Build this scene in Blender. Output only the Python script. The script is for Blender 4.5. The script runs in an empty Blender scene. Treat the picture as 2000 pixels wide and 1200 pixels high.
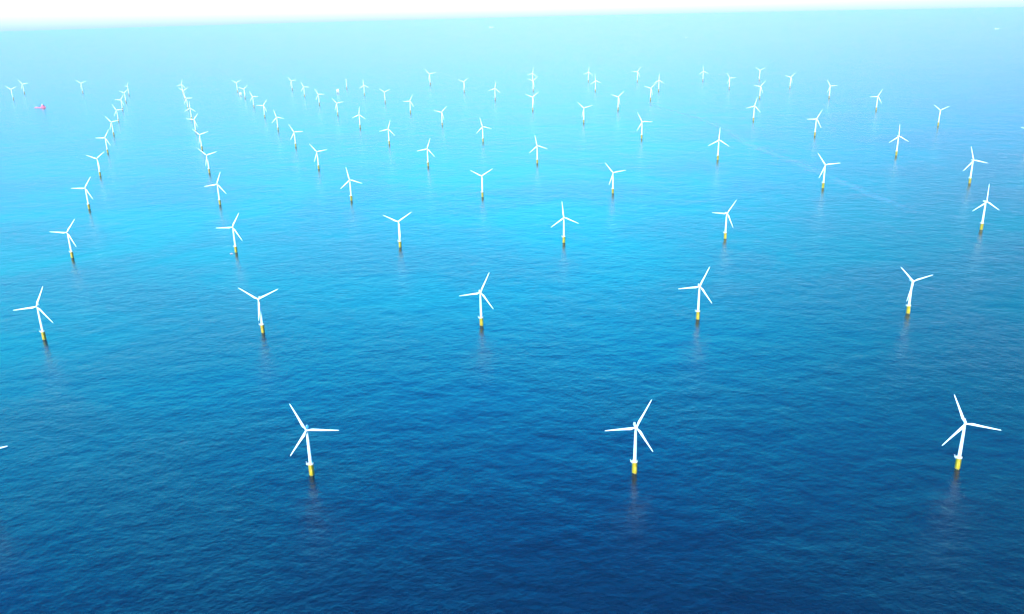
import bpy, bmesh, math, random
from mathutils import Vector, Matrix

scene = bpy.context.scene
R = math.radians
SKY_STOPS = [(0.0018, (1.2, 1.0, 1.0)), (0.018, (2.9, 2.2, 2.2)), (0.061, (0.828, 0.498, 1.0)), (0.116, (0.31, 0.937, 1.716)), (0.196, (0.169, 1.942, 2.848)), (0.306, (0.045, 3.426, 4.582)), (0.416, (0.003, 3.183, 7.844)), (0.536, (0.002, 1.451, 6.126)), (0.666, (0.002, 0.277, 2.122))]
SKY_STRENGTH = 0.12
SUN_E = 4.6
EXPO = 0.8
AZ_L = (1.08, 1.08, 1.03)
AZ_R = (0.0, 0.36, 0.38)
SEA_COL = (0.0, 0.01, 0.022, 1)
WAVES = (2.0, 1.15, 0.6)
HAZE_COL = (0.42, 0.78, 0.92, 1)
HAZE_D = 1.35e-5
WAKE_W = 34.0
WAKE_A = 0.24

# ------------------------------------------------------------------ camera
CAM_H = 691.9
pitch, roll = 0.343298, -0.024009
fwd = Vector((0, math.cos(pitch), -math.sin(pitch)))
r0 = Vector((1, 0, 0))
u0 = r0.cross(fwd)
rt = math.cos(roll) * r0 + math.sin(roll) * u0
up = -math.sin(roll) * r0 + math.cos(roll) * u0
cam_d = bpy.data.cameras.new("camera")
cam_d.sensor_width = 36.0
cam_d.lens = 1655.48 / 2000 * 36.0
cam_d.clip_start = 1.0
cam_d.clip_end = 400000.0
cam = bpy.data.objects.new("camera", cam_d)
scene.collection.objects.link(cam)
mw = Matrix((rt, up, -fwd)).transposed().to_4x4()
mw.translation = Vector((0, 0, CAM_H))
cam.matrix_world = mw
scene.camera = cam

# ------------------------------------------------------------------ sky
SUN_EL = R(24)
SUN_AZ = R(200)            # direction the light comes from, clockwise from +Y (behind the camera)
world = bpy.data.worlds.new("World")
scene.world = world
world.use_nodes = True
wn, wl = world.node_tree.nodes, world.node_tree.links
wn.clear()
w_out = wn.new("ShaderNodeOutputWorld")
w_bg = wn.new("ShaderNodeBackground")
sky = wn.new("ShaderNodeTexSky")
sky.sky_type = 'NISHITA'
sky.sun_disc = False
sky.sun_elevation = SUN_EL
sky.sun_rotation = SUN_AZ
sky.altitude = 600
sky.dust_density = 1.2
sky.ozone_density = 3.0
w_tc = wn.new("ShaderNodeTexCoord")
w_sep = wn.new("ShaderNodeSeparateXYZ")
w_ramp = wn.new("ShaderNodeValToRGB")   # tint of the air by height: milky at the horizon, deep blue overhead
w_ramp.color_ramp.interpolation = 'LINEAR'
els = w_ramp.color_ramp.elements
stops = SKY_STOPS
els[0].position = stops[0][0]; els[0].color = (*stops[0][1], 1)
els[1].position = stops[-1][0]; els[1].color = (*stops[-1][1], 1)
for ps, c in stops[1:-1]:
    e = els.new(ps); e.color = (*c, 1)
w_mul = wn.new("ShaderNodeMixRGB"); w_mul.blend_type = 'MULTIPLY'; w_mul.inputs[0].default_value = 1.0
wl.new(w_tc.outputs['Generated'], w_sep.inputs[0])
w_off = wn.new("ShaderNodeMath"); w_off.operation = 'ADD'; w_off.inputs[1].default_value = 0.016   # ramp position = height + 0.016
wl.new(w_sep.outputs['Z'], w_off.inputs[0]); wl.new(w_off.outputs[0], w_ramp.inputs[0])
w_hs = wn.new("ShaderNodeHueSaturation"); w_hs.inputs['Saturation'].default_value = 0.0
wl.new(sky.outputs[0], w_hs.inputs['Color'])
wl.new(w_hs.outputs[0], w_mul.inputs[1])
wl.new(w_ramp.outputs[0], w_mul.inputs[2])
# the sky deepens towards the right of the view, least of all down at the milky horizon
w_mr = wn.new("ShaderNodeMapRange")
w_mr.inputs[1].default_value = -0.8; w_mr.inputs[2].default_value = 0.8
w_az = wn.new("ShaderNodeValToRGB"); w_az.color_ramp.interpolation = 'EASE'
w_az.color_ramp.elements[0].position = 0.15; w_az.color_ramp.elements[0].color = (*AZ_L, 1)
w_az.color_ramp.elements[1].position = 0.88; w_az.color_ramp.elements[1].color = (*AZ_R, 1)
_e = w_az.color_ramp.elements.new(0.5); _e.color = (1, 1, 1, 1)
w_lo = wn.new("ShaderNodeMapRange"); w_lo.interpolation_type = 'SMOOTHSTEP'
w_lo.inputs[1].default_value = 0.0; w_lo.inputs[2].default_value = 0.28
w_lo.inputs[3].default_value = 0.08; w_lo.inputs[4].default_value = 1.0
w_side = wn.new("ShaderNodeMixRGB"); w_side.blend_type = 'MULTIPLY'
wl.new(w_sep.outputs['X'], w_mr.inputs[0]); wl.new(w_mr.outputs[0], w_az.inputs[0])
wl.new(w_sep.outputs['Z'], w_lo.inputs[0]); wl.new(w_lo.outputs[0], w_side.inputs[0])
wl.new(w_mul.outputs[0], w_side.inputs[1]); wl.new(w_az.outputs[0], w_side.inputs[2])
wl.new(w_side.outputs[0], w_bg.inputs[0])
w_bg.inputs[1].default_value = SKY_STRENGTH
wl.new(w_bg.outputs[0], w_out.inputs[0])

# ------------------------------------------------------------------ sun
sun_d = bpy.data.lights.new("sun", 'SUN')
sun_d.energy = SUN_E
sun_d.angle = R(0.53)
sun_d.color = (1.0, 0.95, 0.87)
sun = bpy.data.objects.new("sun", sun_d)
scene.collection.objects.link(sun)
to_sun = Vector((math.sin(SUN_AZ) * math.cos(SUN_EL), math.cos(SUN_AZ) * math.cos(SUN_EL), math.sin(SUN_EL)))
sun.rotation_euler = to_sun.to_track_quat('Z', 'Y').to_euler()
sun.location = to_sun * 3000

# ------------------------------------------------------------------ exposure
scene.view_settings.view_transform = 'Standard'
scene.view_settings.look = 'None'
scene.view_settings.gamma = 1.0
scene.view_settings.use_curve_mapping = False
scene.view_settings.exposure = EXPO
scene.render.engine = 'CYCLES'
scene.cycles.volume_bounces = 1
scene.cycles.max_bounces = 6
scene.cycles.use_denoising = True
scene.cycles.sample_clamp_indirect = 4.0

# ================================================================== helpers
def mat(name, col, rough=0.5, metal=0.0, var=0.06, scale=0.4, spec=0.5):
    m = bpy.data.materials.new(name); m.use_nodes = True
    n, l = m.node_tree.nodes, m.node_tree.links
    b = n["Principled BSDF"]
    b.inputs['Roughness'].default_value = rough
    b.inputs['Metallic'].default_value = metal
    b.inputs['Specular IOR Level'].default_value = spec
    tc = n.new("ShaderNodeTexCoord"); nz = n.new("ShaderNodeTexNoise")
    nz.inputs['Scale'].default_value = scale; nz.inputs['Detail'].default_value = 5
    rp = n.new("ShaderNodeValToRGB")
    rp.color_ramp.elements[0].position = 0.3; rp.color_ramp.elements[1].position = 0.7
    rp.color_ramp.elements[0].color = (*[max(0, c * (1 - var * 2)) for c in col], 1)
    rp.color_ramp.elements[1].color = (*[min(1, c * (1 + var)) for c in col], 1)
    l.new(tc.outputs['Object'], nz.inputs['Vector']); l.new(nz.outputs['Fac'], rp.inputs[0])
    l.new(rp.outputs[0], b.inputs['Base Color'])
    return m

M_WHITE = mat("white_tower_paint", (0.82, 0.83, 0.83), 0.38, var=0.02)
M_BLADE = mat("white_blade_gelcoat", (0.84, 0.85, 0.85), 0.32, var=0.015)
M_YELLOW = mat("yellow_marine_paint", (1.0, 0.60, 0.03), 0.45, var=0.08, scale=0.25)
M_STEEL = mat("galvanised_steel", (0.62, 0.64, 0.66), 0.45, var=0.08)
M_GROWTH = mat("dark_marine_growth", (0.2, 0.18, 0.1), 0.8, var=0.3, scale=0.8)
M_DARK = mat("dark_steel", (0.05, 0.055, 0.06), 0.5, var=0.1)
M_RED = mat("red_hull_paint", (0.6, 0.12, 0.15), 0.42, var=0.06, scale=0.1)
M_GREY = mat("grey_deck_paint", (0.32, 0.34, 0.35), 0.6, var=0.08, scale=0.15)
M_SHIPWHITE = mat("white_ship_paint", (0.8, 0.8, 0.8), 0.4, var=0.03, scale=0.1)
M_PINK = mat("pale_pink_boat_paint", (0.75, 0.42, 0.50), 0.4, var=0.05)
M_GLASS = mat("dark_window_glass", (0.02, 0.03, 0.04), 0.08, var=0.0)

class MB:
    def __init__(self):
        self.bm = bmesh.new()
    def lathe(self, prof, seg=24, c=(0, 0, 0), mtx=None, cap=True):
        rings = []
        for r, z in prof:
            ring = []
            for k in range(seg):
                a = 2 * math.pi * k / seg
                v = Vector((r * math.cos(a), r * math.sin(a), z))
                if mtx: v = mtx @ v
                ring.append(self.bm.verts.new(v + Vector(c)))
            rings.append(ring)
        for a, b in zip(rings, rings[1:]):
            for k in range(seg):
                f = self.bm.faces.new((a[k], a[(k + 1) % seg], b[(k + 1) % seg], b[k])); f.smooth = True
        if cap:
            self.bm.faces.new(rings[0][::-1]); self.bm.faces.new(rings[-1])
        return self
    def box(self, c, s, mtx=None, bev=0.0):
        x, y, z = s[0] / 2, s[1] / 2, s[2] / 2
        vs = []
        for dx, dy, dz in ((-1, -1, -1), (1, -1, -1), (1, 1, -1), (-1, 1, -1), (-1, -1, 1), (1, -1, 1), (1, 1, 1), (-1, 1, 1)):
            v = Vector((c[0] + dx * x, c[1] + dy * y, c[2] + dz * z))
            if mtx: v = mtx @ v
            vs.append(self.bm.verts.new(v))
        fs = [self.bm.faces.new([vs[i] for i in q]) for q in
              ((0, 3, 2, 1), (4, 5, 6, 7), (0, 1, 5, 4), (1, 2, 6, 5), (2, 3, 7, 6), (3, 0, 4, 7))]
        if bev:
            ed = list({e for f in fs for e in f.edges})
            bmesh.ops.bevel(self.bm, geom=ed, offset=bev, segments=2, affect='EDGES')
        return self
    def tube(self, a, b, r, seg=8):
        a, b = Vector(a), Vector(b)
        d = (b - a); q = d.to_track_quat('Z', 'Y').to_matrix()
        return self.lathe([(r, 0), (r, d.length)], seg, c=a, mtx=q)
    def prism(self, outline, z0, z1):
        lo = [self.bm.verts.new((x, y, z0)) for x, y in outline]
        hi = [self.bm.verts.new((x, y, z1)) for x, y in outline]
        n = len(outline)
        for k in range(n):
            self.bm.faces.new((lo[k], lo[(k + 1) % n], hi[(k + 1) % n], hi[k]))
        self.bm.faces.new(lo[::-1]); self.bm.faces.new(hi)
        return self
    def hull(self, sections):
        """sections: list of (x, half beam deck, half beam keel, z deck, z keel) from stern to bow"""
        rings = []
        for x, bd, bk, zd, zk in sections:
            rings.append([self.bm.verts.new((x, y, z)) for y, z in
                          ((-bd, zd), (-(bd * .6 + bk * .4), zd * .35 + zk * .65), (-bk, zk), (bk, zk), (bd * .6 + bk * .4, zd * .35 + zk * .65), (bd, zd))])
        for a, b in zip(rings, rings[1:]):
            for k in range(6):
                self.bm.faces.new((a[k], a[(k + 1) % 6], b[(k + 1) % 6], b[k]))
        self.bm.faces.new(rings[0]); self.bm.faces.new(rings[-1][::-1])
        return self
    def build(self, name, material, parent=None):
        bmesh.ops.recalc_face_normals(self.bm, faces=self.bm.faces)
        me = bpy.data.meshes.new(name); self.bm.to_mesh(me); self.bm.free()
        me.materials.append(material)
        o = bpy.data.objects.new(name, me); scene.collection.objects.link(o)
        if parent: o.parent = parent
        return o

def thing(name, label, cat, loc=(0, 0, 0), rz=0.0, group=None):
    o = bpy.data.objects.new(name, None); scene.collection.objects.link(o)
    o.location = loc; o.rotation_euler = (0, 0, rz)
    o["label"] = label; o["category"] = cat
    if group: o["group"] = group
    return o

# ================================================================== sea
SEA_R = 50000.0   # the curve of the earth hides the water beyond this
def make_sea():
    bm = bmesh.new()
    radii = [0] + [200 * (SEA_R / 200) ** (k / 26) for k in range(27)]
    seg = 96
    prev = None
    for r in radii:
        if r == 0:
            c = bm.verts.new((0, 0, 0)); continue
        ring = [bm.verts.new((r * math.cos(2 * math.pi * k / seg), r * math.sin(2 * math.pi * k / seg), 0)) for k in range(seg)]
        for k in range(seg):
            if prev is None: bm.faces.new((c, ring[k], ring[(k + 1) % seg]))
            else: bm.faces.new((prev[k], ring[k], ring[(k + 1) % seg], prev[(k + 1) % seg]))
        prev = ring
    me = bpy.data.meshes.new("sea"); bm.to_mesh(me); bm.free()
    o = bpy.data.objects.new("sea_water", me); scene.collection.objects.link(o)
    o["kind"] = "structure"
    m = bpy.data.materials.new("sea_water"); m.use_nodes = True
    n, l = m.node_tree.nodes, m.node_tree.links
    b = n["Principled BSDF"]
    b.inputs['Base Color'].default_value = SEA_COL
    b.inputs['Roughness'].default_value = 0.15
    b.inputs['IOR'].default_value = 1.333
    geo = n.new("ShaderNodeNewGeometry")
    def noise(scale, detail=3, rough=0.55, dist=0.0, sx=1.0, sy=1.0, rot=0.0, off=0.0):
        mp = n.new("ShaderNodeMapping"); mp.inputs['Scale'].default_value = (sx, sy, 1)
        mp.inputs['Rotation'].default_value = (0, 0, rot); mp.inputs['Location'].default_value = (off, off * .7, 0)
        t = n.new("ShaderNodeTexNoise"); t.noise_dimensions = '2D'
        t.inputs['Scale'].default_value = scale; t.inputs['Detail'].default_value = detail
        t.inputs['Roughness'].default_value = rough; t.inputs['Distortion'].default_value = dist
        l.new(geo.outputs['Position'], mp.inputs[0]); l.new(mp.outputs[0], t.inputs['Vector'])
        return t.outputs['Fac']
    def math_(op, a, bb=None):
        x = n.new("ShaderNodeMath"); x.operation = op
        for i, v in enumerate((a, bb)):
            if v is None: continue
            if isinstance(v, (int, float)): x.inputs[i].default_value = v
            else: l.new(v, x.inputs[i])
        return x.outputs[0]
    # wave height in metres: long swell, wind waves, chop
    swell = math_('MULTIPLY', noise(1 / 80, 3, .55, 0.0, 0.8, 1.0, R(25)), WAVES[0])
    wind = math_('MULTIPLY', noise(1 / 28, 3, .55, 0.0, 0.85, 1.0, R(-15), 31), WAVES[1])
    chop = math_('MULTIPLY', noise(1 / 9, 5, .68, 0.0, 0.9, 1.0, R(10), 77), WAVES[2])
    # patches of ruffled and smooth water
    gust = noise(1 / 420, 4, .6, 0.3, 0.7, 1.0, R(-12), 5)
    mr = n.new("ShaderNodeMapRange"); mr.inputs[1].default_value = 0.35; mr.inputs[2].default_value = 0.65
    mr.inputs[3].default_value = 0.65; mr.inputs[4].default_value = 1.4
    l.new(gust, mr.inputs[0])
    small = math_('MULTIPLY', math_('ADD', wind, chop), mr.outputs[0])
    h = math_('ADD', swell, small)
    bp = n.new("ShaderNodeBump"); bp.inputs['Distance'].default_value = 1.0; bp.inputs['Strength'].default_value = 1.0
    l.new(h, bp.inputs['Height']); l.new(bp.outputs[0], b.inputs['Normal'])
    me.materials.append(m)
    return o
make_sea()

# ================================================================== turbine
HUB_Z, OVER, TILT, BL = 81.6, 4.46, 0.0999, 50.1

def blade_mesh():
    bm = bmesh.new()
    # r, chord, thickness, twist, sweep of the chord centre towards the trailing edge
    st = [(1.2, 2.3, 2.3, 0, 0), (3.0, 2.3, 2.2, 0, 0), (5.0, 3.0, 1.7, .20, .3), (8.0, 4.1, 1.15, .20, .75), (10.5, 4.3, .9, .17, .85),
          (15, 3.8, .68, .12, .65), (21, 3.2, .5, .08, .45), (28, 2.65, .38, .05, .3), (35, 2.15, .29, .02, .18), (42, 1.65, .2, 0, .1),
          (47, 1.25, .13, 0, .05), (49.3, .85, .09, 0, 0), (50.0, .35, .05, 0, 0)]
    N = 14; rings = []
    for r, c, t, tw, sw in st:
        c *= 1.0 if r < 4 else 0.9
        ring = []
        for k in range(N):
            a = 2 * math.pi * k / N
            x = math.cos(a) * c / 2
            y = math.sin(a) * t / 2 * (1.0 if x > 0 else max(.25, 1 + x / c * (0 if r < 4 else 1.2)))
            x -= sw
            ring.append(bm.verts.new((x * math.cos(tw) - y * math.sin(tw), x * math.sin(tw) + y * math.cos(tw), r)))
        rings.append(ring)
    for a, b in zip(rings, rings[1:]):
        for k in range(N):
            f = bm.faces.new((a[k], a[(k + 1) % N], b[(k + 1) % N], b[k])); f.smooth = True
    bm.faces.new(rings[0][::-1]); bm.faces.new(rings[-1])
    bmesh.ops.recalc_face_normals(bm, faces=bm.faces)
    me = bpy.data.meshes.new("blade"); bm.to_mesh(me); bm.free(); me.materials.append(M_BLADE)
    return me
BLADE = blade_mesh()

MESH = {}
def proto(key, fn):
    """build a mesh once, share it between the copies"""
    if key not in MESH:
        o = fn(); MESH[key] = o.data; bpy.data.objects.remove(o)
    return MESH[key]
def put(name, key, fn, parent):
    o = bpy.data.objects.new(name, proto(key, fn)); scene.collection.objects.link(o); o.parent = parent
    return o

def f_growth():
    return MB().lathe([(3.85, -6), (3.85, 0.9)], 28).build("pile", M_GROWTH)
def f_transition():
    return MB().lathe([(4.1, 0.7), (4.1, 19.3), (4.25, 19.3), (4.25, 19.9)], 32).build("tp", M_YELLOW)
def f_boatlanding():
    m = MB()
    for sx in (-1.1, 1.1):
        m.tube((sx, -5.4, -1), (sx, -5.2, 13), .28)
        for z in (1, 7, 12.5): m.tube((sx, -5.2, z), (sx * .9, -3.6, z), .2)
    for k in range(30): m.tube((-.35, -4.75, k * .6), (.35, -4.75, k * .6), .05, 5)
    for sx in (-.35, .35): m.tube((sx, -4.75, 0), (sx, -4.75, 19.6), .07, 6)
    return m.build("bl", M_YELLOW)
def f_platform():
    m = MB()
    m.lathe([(3.4, 19.95), (4.5, 19.95), (4.5, 20.2), (2.6, 20.25)], 28)
    m.box((-5.1, 0.2, 20.1), (3.4, 4.2, .34))                      # lay-down area reaching out to the left
    for a in range(0, 360, 30):
        m.tube((4.0 * math.cos(R(a)), 4.0 * math.sin(R(a)), 17.6), (4.3 * math.cos(R(a)), 4.3 * math.sin(R(a)), 19.95), .12, 6)
    m.tube((-3.8, -1.4, 16.8), (-6.4, -1.4, 19.95), .18); m.tube((-3.8, 1.8, 16.8), (-6.4, 1.8, 19.95), .18)
    return m.build("pf", M_SHIPWHITE)
def f_railing():
    m = MB(); pts = []
    for a in range(-150, 151, 12): pts.append((4.4 * math.cos(R(a)), 4.4 * math.sin(R(a))))
    pts += [(-6.7, 2.2), (-6.7, -1.8)]
    n = len(pts)
    for k in range(n):
        a, b = pts[k], pts[(k + 1) % n]
        m.tube((*a, 20.2), (*a, 21.4), .05, 5)
        for z in (20.8, 21.4): m.tube((*a, z), (*b, z), .045, 5)
    return m.build("rl", M_YELLOW)
def f_davit():
    m = MB().tube((-6.2, 1.8, 20.25), (-6.2, 1.8, 22.8), .18).tube((-6.2, 1.8, 22.7), (-7.6, 0.6, 23.5), .13)
    m.tube((-7.6, 0.6, 23.5), (-7.6, 0.6, 22.2), .04, 5)
    return m.build("dv", M_SHIPWHITE)
def f_tower():
    prof = [(2.55, 20.26), (2.55, 21.0), (2.42, 38), (2.15, 55), (1.85, 70), (1.65, 78.6), (1.95, 78.6), (1.95, 79.4)]
    return MB().lathe(prof, 32).build("tw", M_WHITE)
def f_flange():
    m = MB().lathe([(2.44, 37.88), (2.5, 37.88), (2.5, 38.12), (2.44, 38.12)], 32)
    return m.build("fl", M_STEEL)
def f_door():
    return MB().box((0, -2.54, 21.6), (.95, .16, 2.1)).build("dr", M_GREY)
TM = Matrix.Rotation(-TILT, 4, 'X')     # nacelle axis rises towards the rotor
AX = Vector((0, -OVER, HUB_Z))
def f_nacelle():
    m = MB(); mt = Matrix.Translation(AX) @ TM
    m.lathe([(1.75, -2.3), (2.05, -3.4), (2.1, -9.0), (2.05, -13.6), (1.5, -14.3)], 24, mtx=mt @ Matrix.Rotation(R(90), 4, 'X'))
    m.box((0, 8.4, 1.15), (3.5, 10.4, 2.3), mtx=mt, bev=.35)
    return m.build("nc", M_WHITE)
def f_cooler():
    m = MB(); mt = Matrix.Translation(AX) @ TM
    m.box((0, 12.6, 3.0), (3.1, .8, 1.3), mtx=mt, bev=.1)
    m.tube(mt @ Vector((0.9, 12.0, 3.4)), mt @ Vector((0.9, 12.0, 5.0)), .06, 5)
    m.tube(mt @ Vector((-0.9, 12.0, 3.4)), mt @ Vector((-0.9, 12.0, 4.8)), .06, 5)
    return m.build("cl", M_STEEL)
def f_hub():
    m = MB(); mt = Matrix.Translation(AX) @ TM @ Matrix.Rotation(R(90), 4, 'X')
    m.lathe([(1.7, -2.3), (1.95, -1.2), (1.95, .6), (1.6, 1.5), (1.0, 2.2), (.3, 2.55)], 24, mtx=mt)
    return m.build("hb", M_WHITE)
def f_nacelle_naked():
    m = MB(); mt = Matrix.Translation(AX) @ TM
    m.box((0, 8.0, 0.2), (4.2, 14, 4.0), mtx=mt, bev=.5)
    return m.build("nn", M_WHITE)

def turbine(x, y, phase, yaw, sc, label):
    t = thing("wind_turbine", label, "wind turbine", (x, y, 0), R(yaw), "wind turbines standing in rows in the sea")
    t.scale = (sc, sc, sc)
    d = math.hypot(x, y)
    tp = put("transition_piece", "tp", f_transition, t)
    put("monopile", "pile", f_growth, t)
    pf = put("platform", "pf", f_platform, t)
    tw = put("tower", "tw", f_tower, t)
    if d < 2900:
        put("boat_landing", "bl", f_boatlanding, tp)
        put("railing", "rl", f_railing, pf)
        put("davit_crane", "dv", f_davit, pf)
    if d < 1700:
        put("flange", "fl", f_flange, tw)
        put("door", "dr", f_door, tw)
    nc = put("nacelle", "nc", f_nacelle, t)
    if d < 2200: put("cooler", "cl", f_cooler, nc)
    if "no blades" in label: return t
    hb = put("hub", "hb", f_hub, t)
    uu, vv = Vector((1, 0, 0)), Vector((0, math.sin(TILT), math.cos(TILT)))
    for k in range(3):
        a = R(phase + 120 * k)
        zc = math.sin(a) * uu + math.cos(a) * vv
        xc = math.cos(a) * uu - math.sin(a) * vv
        yc = zc.cross(xc)
        b = bpy.data.objects.new("blade", BLADE); scene.collection.objects.link(b); b.parent = t
        M = Matrix((xc, yc, zc)).transposed().to_4x4(); M.translation = AX
        b.matrix_local = M
    return t

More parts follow.
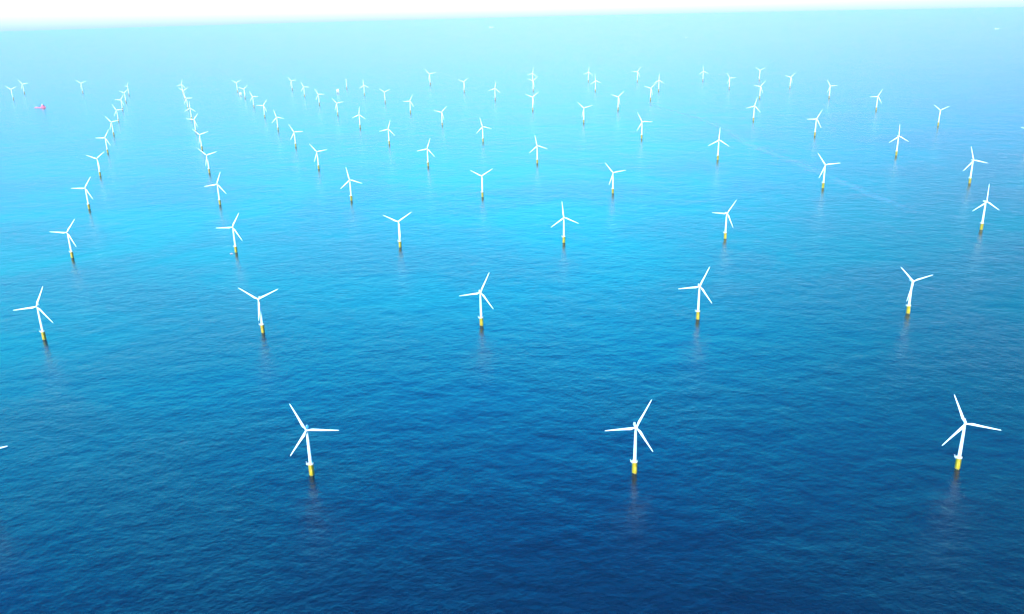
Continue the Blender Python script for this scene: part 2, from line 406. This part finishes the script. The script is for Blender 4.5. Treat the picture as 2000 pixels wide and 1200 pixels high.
TURBINES = [
    (-801.0, 1117.6, 78.1, 5.1, 1.008, "white turbine cut off by the left edge, only one blade tip showing"),
    (682.8, 1145.7, 94.4, -19.7, 0.971, "big turbine at the right of the three frontmost turbines, tower leaning right in view"),
    (184.7, 1156.3, 28.3, 6.0, 0.986, "white turbine in the middle of the three frontmost turbines, one blade raised to upper right"),
    (-321.9, 1172.9, 94.9, 6.5, 0.989, "big turbine at the left of the three frontmost turbines, one blade pointing level right"),
    (-1061.3, 1793.5, 24.8, 9.9, 0.985, "white turbine, raised blade slightly right, first from left in the second row"),
    (-568.3, 1803.8, 65.0, 5.8, 0.999, "white turbine, Y-shaped rotor, second from left in the second row"),
    (-70.9, 1815.7, 26.7, 13.7, 0.99, "white turbine, raised blade slightly right, third from left in the second row"),
    (426.4, 1822.9, 24.8, 0.6, 0.987, "white turbine, raised blade slightly right, fourth from left in the second row"),
    (912.2, 1828.4, 76.0, 8.0, 0.966, "white turbine, raised blade far left, last from left in the second row"),
    (-1323.8, 2472.4, 35.8, 7.5, 0.975, "white turbine, raised blade far right, first from left in the third row"),
    (-834.2, 2489.2, 29.1, 3.0, 0.976, "white turbine, raised blade slightly right, second from left in the third row"),
    (-337.0, 2502.8, 55.9, 4.0, 0.992, "white turbine, Y-shaped rotor, third from left in the third row"),
    (163.6, 2510.4, 113.5, -0.2, 0.98, "white turbine, upright blade, fourth from left in the third row"),
    (658.0, 2511.7, 36.4, 10.3, 0.98, "white turbine, raised blade far right, fifth from left in the third row"),
    (1460.3, 2544.1, 2.2, 11.2, 1.094, "white turbine, upright blade, last from left in the third row"),
    (-1585.8, 3149.5, 32.2, 7.7, 0.98, "white turbine, raised blade far right, first from left in the fourth row"),
    (-1098.5, 3170.1, 21.0, 3.9, 0.973, "white turbine, raised blade slightly right, second from left in the fourth row"),
    (-602.3, 3186.2, 108.1, 3.8, 0.985, "white turbine, raised blade slightly left, third from left in the fourth row"),
    (-102.6, 3195.8, 58.0, 2.7, 0.991, "white turbine, Y-shaped rotor, fourth from left in the fourth row"),
    (396.7, 3202.8, 80.3, 1.5, 0.983, "white turbine, raised blade far left, fifth from left in the fourth row"),
    (1204.0, 3207.7, 83.9, -2.8, 1.105, "white turbine, raised blade far left, sixth from left in the fourth row"),
    (1777.5, 3228.5, 102.7, 0.4, 1.106, "white turbine with blade leaning slightly left, just behind the last one of the third row"),
    (-1854.6, 3839.7, 51.3, 5.0, 0.96, "white turbine, raised blade far right, fifth in the leftmost long line"),
    (-1361.1, 3847.8, 71.8, 2.3, 0.982, "white turbine, raised blade far left, fifth in the second long line from left"),
    (956.0, 3866.3, 2.4, -2.0, 1.114, "white turbine, upright blade, third in the sixth long line from left"),
    (1773.1, 3869.6, 118.8, 3.2, 1.078, "white turbine with upright blade, left of the blade tip cut by the right edge"),
    (-870.2, 3879.1, 79.6, 2.3, 0.969, "white turbine, raised blade far left, fifth in the third long line from left"),
    (-369.0, 3884.0, 18.9, 1.7, 0.984, "white turbine, raised blade slightly right, fifth in the fourth long line from left"),
    (132.2, 3891.8, 108.5, 1.8, 0.992, "white turbine, raised blade slightly left, fourth in the fifth long line from left"),
    (2443.0, 3992.9, 45.9, 0.1, 1.017, "white turbine cut off by the right edge with one blade tip showing"),
    (-2115.3, 4508.8, 30.7, 5.8, 0.972, "white turbine, raised blade far right, sixth in the leftmost long line"),
    (1622.4, 4512.9, 30.4, 3.1, 1.075, "white turbine with blade leaning far right, left of the upright-bladed one behind the fourth row"),
    (-1628.3, 4542.2, 70.9, 4.5, 0.964, "white turbine, raised blade far left, sixth in the second long line from left"),
    (713.0, 4555.3, 91.6, 1.0, 1.098, "white turbine, raised blade slightly left, fourth in the sixth long line from left"),
    (-1135.1, 4565.6, 88.3, 1.2, 0.955, "white turbine, raised blade far left, sixth in the third long line from left"),
    (-635.5, 4568.9, 16.6, 2.3, 0.996, "white turbine, raised blade slightly right, sixth in the fourth long line from left"),
    (-134.0, 4578.8, 104.7, 2.1, 0.989, "white turbine, raised blade slightly left, fifth in the fifth long line from left"),
    (2396.0, 4765.1, 66.4, 3.2, 1.047, "white turbine with blades in a Y, rightmost of the far turbines on the right"),
    (1474.7, 5154.0, 16.0, -1.1, 1.066, "white turbine just in front of the close stack of two on the far right"),
    (-2381.2, 5193.8, 78.2, 4.1, 0.958, "white turbine, raised blade far left, seventh in the leftmost long line"),
    (-1898.9, 5235.2, 38.2, 1.9, 0.935, "white turbine, raised blade far right, seventh in the second long line from left"),
    (464.6, 5243.7, 73.5, 1.7, 1.079, "white turbine, raised blade far left, fifth in the sixth long line from left"),
    (-1400.8, 5244.9, 102.1, 1.3, 0.953, "white turbine, raised blade slightly left, seventh in the third long line from left"),
    (-902.8, 5263.7, 6.4, -0.1, 0.965, "white turbine, upright blade, seventh in the fourth long line from left"),
    (-401.8, 5287.2, 43.7, 1.6, 0.965, "white turbine, raised blade far right, sixth in the fifth long line from left"),
    (2355.8, 5503.3, 29.2, -0.0, 1.061, "far turbine with one blade level left, second far one from the right edge"),
    (749.6, 5847.0, 47.9, 2.2, 1.075, "far turbine with blade leaning far right, left of and below the crossing pair"),
    (-2652.7, 5892.3, 87.2, 0.7, 0.918, "white turbine, raised blade far left, eighth in the leftmost long line"),
    (-2159.0, 5908.6, 1.9, -0.6, 0.908, "white turbine, upright blade, eighth in the second long line from left"),
    (-1665.1, 5931.5, 34.3, 1.6, 0.946, "white turbine, raised blade far right, eighth in the third long line from left"),
    (175.9, 5955.6, 51.7, 1.1, 1.087, "far turbine at the bottom of the stack of three near top centre"),
    (-1168.5, 5957.5, 78.7, 2.2, 0.961, "white turbine, raised blade far left, eighth in the fourth long line from left"),
    (-668.7, 5976.4, 26.5, 0.5, 0.976, "white turbine, raised blade slightly right, seventh in the fifth long line from left"),
    (2327.0, 6257.4, 87.3, 3.0, 1.04, "white turbine with one blade level right, third far one from the right edge"),
    (1853.0, 6356.9, 40.8, 0.2, 1.033, "white turbine, lower one of the close stack of two on the far right side"),
    (1061.4, 6414.6, 46.9, 0.5, 1.049, "far turbine at the left of the crossing pair, where the pale wake starts"),
    (-2415.2, 6565.6, 87.5, -1.5, 0.953, "white turbine, raised blade far left, ninth in the second long line from left"),
    (-2922.8, 6595.6, 34.0, 1.1, 0.927, "white turbine, raised blade far right, ninth in the leftmost long line"),
    (-1927.2, 6602.4, 92.1, -3.3, 0.933, "white turbine, raised blade slightly left, ninth in the third long line from left"),
    (-1434.2, 6630.6, 88.6, -1.8, 0.954, "white turbine, raised blade far left, ninth in the fourth long line from left"),
    (-91.1, 6673.7, 11.3, 1.9, 1.069, "white turbine, raised blade slightly right, seventh in the sixth long line from left"),
    (-937.3, 6680.8, 64.9, 1.0, 0.956, "white turbine, Y-shaped rotor, eighth in the fifth long line from left"),
    (2296.6, 7055.4, 46.5, 1.5, 1.034, "white turbine in the farthest row on the right, fourth far one from the right edge"),
    (1232.3, 7061.1, 2.0, -0.1, 1.039, "small far turbine with upright blade, right one of the crossing pair"),
    (1814.5, 7098.9, 87.5, 4.8, 1.045, "small far turbine with blade level right, just left of the close stack of two"),
    (729.0, 7164.0, 115.1, 1.6, 1.051, "small far turbine with upright blade, lower right of two overlapping near top centre"),
    (-3143.6, 7180.4, 52.0, -4.9, 0.938, "white turbine, Y-shaped rotor, tenth in the leftmost long line"),
    (-2683.3, 7255.3, 59.4, -0.2, 0.938, "white turbine, Y-shaped rotor, tenth in the second long line from left"),
    (-2186.2, 7268.3, 49.5, 0.0, 0.941, "white turbine, raised blade far right, tenth in the third long line from left"),
    (221.8, 7313.1, 49.7, 1.2, 1.03, "small far turbine in the stack near the centre, middle one of three above each other"),
    (-1699.9, 7318.6, 93.7, -0.1, 0.962, "white turbine, raised blade slightly left, tenth in the fourth long line from left"),
    (-1200.5, 7344.8, 115.2, -0.2, 0.953, "white turbine, upright blade, ninth in the fifth long line from left"),
    (-361.3, 7381.3, 52.2, 2.6, 1.018, "white turbine, Y-shaped rotor, eighth in the sixth long line from left"),
    (-4347.0, 7683.3, 63.9, 6.5, 1.051, "far turbine nearest the left edge, above the red ship, blades nearly in a Y"),
    (2257.6, 7797.7, 63.1, 3.0, 1.046, "small farthest turbine with Y-shaped rotor, upper one of the close stack of two"),
    (-3396.0, 7843.9, 32.4, -36.9, 0.938, "far turbine seen edge on, farthest one at the back of the leftmost long line"),
    (-2918.0, 7862.5, 15.7, -2.1, 0.955, "white turbine, raised blade slightly right, eleventh in the second long line from left"),
    (1773.6, 7889.1, 116.7, 2.5, 1.021, "small farthest turbine with one blade straight up, standing alone in the right half"),
    (-2434.5, 7895.7, 59.9, -3.1, 0.97, "white turbine, Y-shaped rotor, eleventh in the third long line from left"),
    (1193.3, 7972.0, 34.3, 0.9, 1.06, "small farthest turbine with one blade level left, above a crossing pair right of centre"),
    (-1461.0, 7976.4, 0.0, 2.5, 1.0, "far turbine tower carrying no blades, right of the round white offshore substation"),
    (-1959.5, 7978.3, 78.9, 0.1, 0.954, "white turbine, raised blade far left, eleventh in the fourth long line from left"),
    (757.3, 8088.1, 6.5, 2.3, 1.037, "small farthest turbine with upright blade, upper left of two overlapping near top centre"),
    (241.5, 8101.0, 11.7, 2.1, 1.044, "small farthest turbine in the stack near the centre, topmost of three above each other"),
    (-711.9, 8136.2, 76.1, 3.3, 1.196, "white turbine, raised blade far left, ninth in the sixth long line from left"),
    (-3972.3, 8187.9, 66.7, 6.6, 1.042, "lone far turbine between the left edge pair and the leftmost long line"),
    (-4556.1, 8256.8, 81.1, 6.4, 1.054, "far turbine with one blade level right, right one of the pair by the left edge"),
]

for row in TURBINES: turbine(*row)

# ================================================================== offshore substations
def substation(loc, rz, label, s=1.0):
    t = thing("offshore_substation", label, "substation", loc, rz, "offshore substations")
    t.scale = (s, s, s)
    m = MB()
    for x in (-10, 10):
        for y in (-9, 9):
            m.tube((x * 1.25, y * 1.25, -4), (x, y, 16), 1.1, 12)
    for z0, z1 in ((1, 15),):
        for y in (-9.8, 9.8):
            m.tube((-11.5, y, z0), (10.2, y, z1), .5); m.tube((11.5, y, z0), (-10.2, y, z1), .5)
        for x in (-11, 11):
            m.tube((x, -10.5, z0), (x, 9.2, z1), .5); m.tube((x, 10.5, z0), (x, -9.2, z1), .5)
    m.build("jacket", M_YELLOW, t)
    MB().box((0, 0, 17.2), (32, 27, 2.2), bev=.2).build("cellar_deck", M_GREY, t)
    MB().box((0, 0, 22.4), (28, 23, 8), bev=.4).box((-1, 0, 30.2), (30, 25, 7.4), bev=.4).box((2, 0, 36.0), (22, 20, 4.0), bev=.3).build("topside", M_SHIPWHITE, t)
    MB().lathe([(9.5, 39.2), (10.5, 39.6), (10.5, 40.0)], 24, c=(-5, 0, 0)).build("helideck", M_SHIPWHITE, t)
    MB().tube((9, 6, 38), (9, 6, 46), .7, 10).tube((9, 6, 45.4), (-3, 10, 52), .45, 8).build("crane", M_YELLOW, t)
    return t
substation((-1463, 7548, 0), R(10), "round looking white offshore substation, left of the turbine tower without blades", .8)
substation((-2299, 7528, 0), R(5), "pale offshore substation squeezed between two far turbines in the third long line", .65)

# ================================================================== ships
def supply_ship(loc, rz):
    t = thing("supply_ship", "small red ship with a tall red superstructure sailing on the left", "ship", loc, rz)
    MB().hull([(-44, 8.5, 7, 5, -3), (-30, 9.5, 8, 5, -4), (20, 9.5, 8, 6, -4), (34, 8, 4.5, 9, -4), (42, 4, 1.2, 10.5, -3), (47, .6, .2, 11.5, 1)]).build("hull", M_RED, t)
    MB().box((-15, 0, 5.6), (50, 16.5, .9)).build("work_deck", M_GREY, t)
    MB().box((24, 0, 11.5), (20, 15.5, 11), bev=.4).box((24.5, 0, 19.5), (16, 14.5, 5.2), bev=.4).build("superstructure", M_RED, t)
    MB().box((26, 0, 24.2), (11, 15.5, 4), bev=.4).build("bridge", M_SHIPWHITE, t)
    MB().box((26.1, 0, 24.8), (11.15, 15.6, 1.2)).build("window_band", M_GLASS, t)
    MB().tube((22, 0, 26), (22, 0, 36), .5).box((22, 0, 32), (1, 6, .6)).build("mast", M_SHIPWHITE, t)
    MB().tube((-10, 6, 6), (-10, 6, 20), 1.4, 12).tube((-10, 6, 19), (10, 3, 27), .9, 10).build("crane", M_DARK, t)
    MB().box((-28, 0, 8.2), (18, 12, 4.4), bev=.2).build("deck_cargo", M_GREY, t)
    return t
supply_ship((-3712, 6912, 0), R(-8))

def freighter(name, loc, rz, label, s=1.0):
    t = thing(name, label, "ship", loc, rz, "ships far out near the horizon"); t.scale = (s, s, s)
    MB().hull([(-70, 12, 10, 9, -5), (-50, 14, 12, 9, -6), (45, 14, 12, 10, -6), (62, 8, 4, 12, -5), (72, .8, .3, 13, 1)]).build("hull", M_SHIPWHITE, t)
    MB().box((-52, 0, 20), (22, 24, 22), bev=.5).box((-50, 0, 33), (12, 28, 4), bev=.4).build("superstructure", M_SHIPWHITE, t)
    MB().lathe([(2.6, 30), (2.2, 41)], 14, c=(-59, 0, 0)).build("funnel", M_GREY, t)
    MB().box((0, 0, 12.5), (70, 20, 7), bev=.3).build("cargo_hatch", M_GREY, t)
    return t
freighter("cargo_ship", (-440, 28500, 0), R(12), "tiny white ship near the horizon above the centre of the wind farm", 1.0)
freighter("cargo_ship", (9844, 17784, 0), R(-10), "tiny pale ship near the top right corner, beyond the wind farm", .55)
freighter("cargo_ship", (3502, 17191, 0), R(40), "faint tiny ship right of centre, beyond the farthest turbines", .35)

def crew_boat(loc, rz):
    t = thing("crew_boat", "tiny pinkish boat beside the foot of a turbine in the third row", "boat", loc, rz)
    MB().hull([(-9, 3, 2.6, 1.8, -.6), (4, 3.1, 2.4, 2.1, -.8), (8, 1.6, .6, 2.7, -.6), (10, .2, .1, 3.1, .4)]).build("hull", M_PINK, t)
    MB().box((1.2, 0, 3.4), (6, 4.6, 2.8), bev=.3).build("cabin", M_PINK, t); t.scale = (.5, .5, .5)
    MB().box((1.6, 0, 4.0), (5.5, 4.7, .8)).build("window_band", M_GLASS, t)
    MB().tube((0, 0, 4.6), (0, 0, 7.6), .1, 6).build("mast", M_SHIPWHITE, t)
crew_boat((-844, 2474, 0), R(15))

# ================================================================== wake: a long thin line of old foam
def wake():
    pts = [(1002, 6172), (1071, 5844), (1139, 5493), (1209, 5155), (1223, 4720), (1197, 4304), (1227, 4093), (1266, 3898), (1281, 3661), (1298, 3459), (1322, 3247), (1341, 3005), (1370, 2786)]
    # smooth the path
    for _ in range(3):
        q = [pts[0]]
        for a, b in zip(pts, pts[1:]):
            q += [(a[0] * .75 + b[0] * .25, a[1] * .75 + b[1] * .25), (a[0] * .25 + b[0] * .75, a[1] * .25 + b[1] * .75)]
        pts = q + [pts[-1]]
    bm = bmesh.new(); lay = bm.loops.layers.uv.new("uv"); prev = None
    for k, (x, y) in enumerate(pts):
        a = Vector(pts[max(0, k - 1)]); b = Vector(pts[min(len(pts) - 1, k + 1)])
        t = (b - a).normalized(); nrm = Vector((-t.y, t.x)); w = WAKE_W
        cur = [bm.verts.new((x + nrm.x * w * e, y + nrm.y * w * e, .25)) for e in (-1, 1)]
        if prev:
            f = bm.faces.new((prev[0], cur[0], cur[1], prev[1]))
            u0, u1 = (k - 1) / (len(pts) - 1), k / (len(pts) - 1)
            for lp, uv in zip(f.loops, ((u0, 0), (u1, 0), (u1, 1), (u0, 1))): lp[lay].uv = uv
        prev = cur
    bmesh.ops.recalc_face_normals(bm, faces=bm.faces)
    me = bpy.data.meshes.new("wake_foam"); bm.to_mesh(me); bm.free()
    o = bpy.data.objects.new("wake_foam", me); scene.collection.objects.link(o); o["kind"] = "stuff"
    o["label"] = "faint pale wake trail curving across the water on the right"
    m = bpy.data.materials.new("thin_foam"); m.use_nodes = True
    n, l = m.node_tree.nodes, m.node_tree.links
    b = n["Principled BSDF"]; b.inputs['Base Color'].default_value = (.75, .8, .82, 1); b.inputs['Roughness'].default_value = .8
    out = n["Material Output"]; tr = n.new("ShaderNodeBsdfTransparent"); mx = n.new("ShaderNodeMixShader")
    uv = n.new("ShaderNodeUVMap"); sp = n.new("ShaderNodeSeparateXYZ"); l.new(uv.outputs[0], sp.inputs[0])
    def mth(op, a, bb=None):
        x = n.new("ShaderNodeMath"); x.operation = op
        for i, v in enumerate((a, bb)):
            if v is None: continue
            if isinstance(v, (int, float)): x.inputs[i].default_value = v
            else: l.new(v, x.inputs[i])
        return x.outputs[0]
    def bell(v): return mth('MULTIPLY', mth('MULTIPLY', v, mth('SUBTRACT', 1.0, v)), 4.0)
    geo = n.new("ShaderNodeNewGeometry"); nz = n.new("ShaderNodeTexNoise"); nz.noise_dimensions = '2D'
    nz.inputs['Scale'].default_value = 1 / 70; nz.inputs['Detail'].default_value = 6; nz.inputs['Roughness'].default_value = .7
    l.new(geo.outputs['Position'], nz.inputs['Vector'])
    mr = n.new("ShaderNodeMapRange"); mr.inputs[1].default_value = .25; mr.inputs[2].default_value = .8
    l.new(nz.outputs['Fac'], mr.inputs[0])
    fac = mth('MULTIPLY', mth('MULTIPLY', mth('POWER', bell(sp.outputs['Y']), 1.5), mth('POWER', bell(sp.outputs['X']), .4)), mr.outputs[0])
    fac = mth('MULTIPLY', fac, WAKE_A)
    l.new(fac, mx.inputs[0]); l.new(tr.outputs[0], mx.inputs[1]); l.new(b.outputs[0], mx.inputs[2]); l.new(mx.outputs[0], out.inputs[0])
    me.materials.append(m)
wake()

# ================================================================== haze over the sea
def haze():
    m = bpy.data.materials.new("haze"); m.use_nodes = True
    n, l = m.node_tree.nodes, m.node_tree.links
    n.remove(n["Principled BSDF"])
    v = n.new("ShaderNodeVolumePrincipled")
    v.inputs['Color'].default_value = HAZE_COL
    v.inputs['Density'].default_value = HAZE_D
    v.inputs['Anisotropy'].default_value = 0.0
    l.new(v.outputs[0], n["Material Output"].inputs['Volume'])
    o = MB().box((0, 0, 546), (104000, 104000, 1108)).build("haze", m)
    o["kind"] = "stuff"
haze()
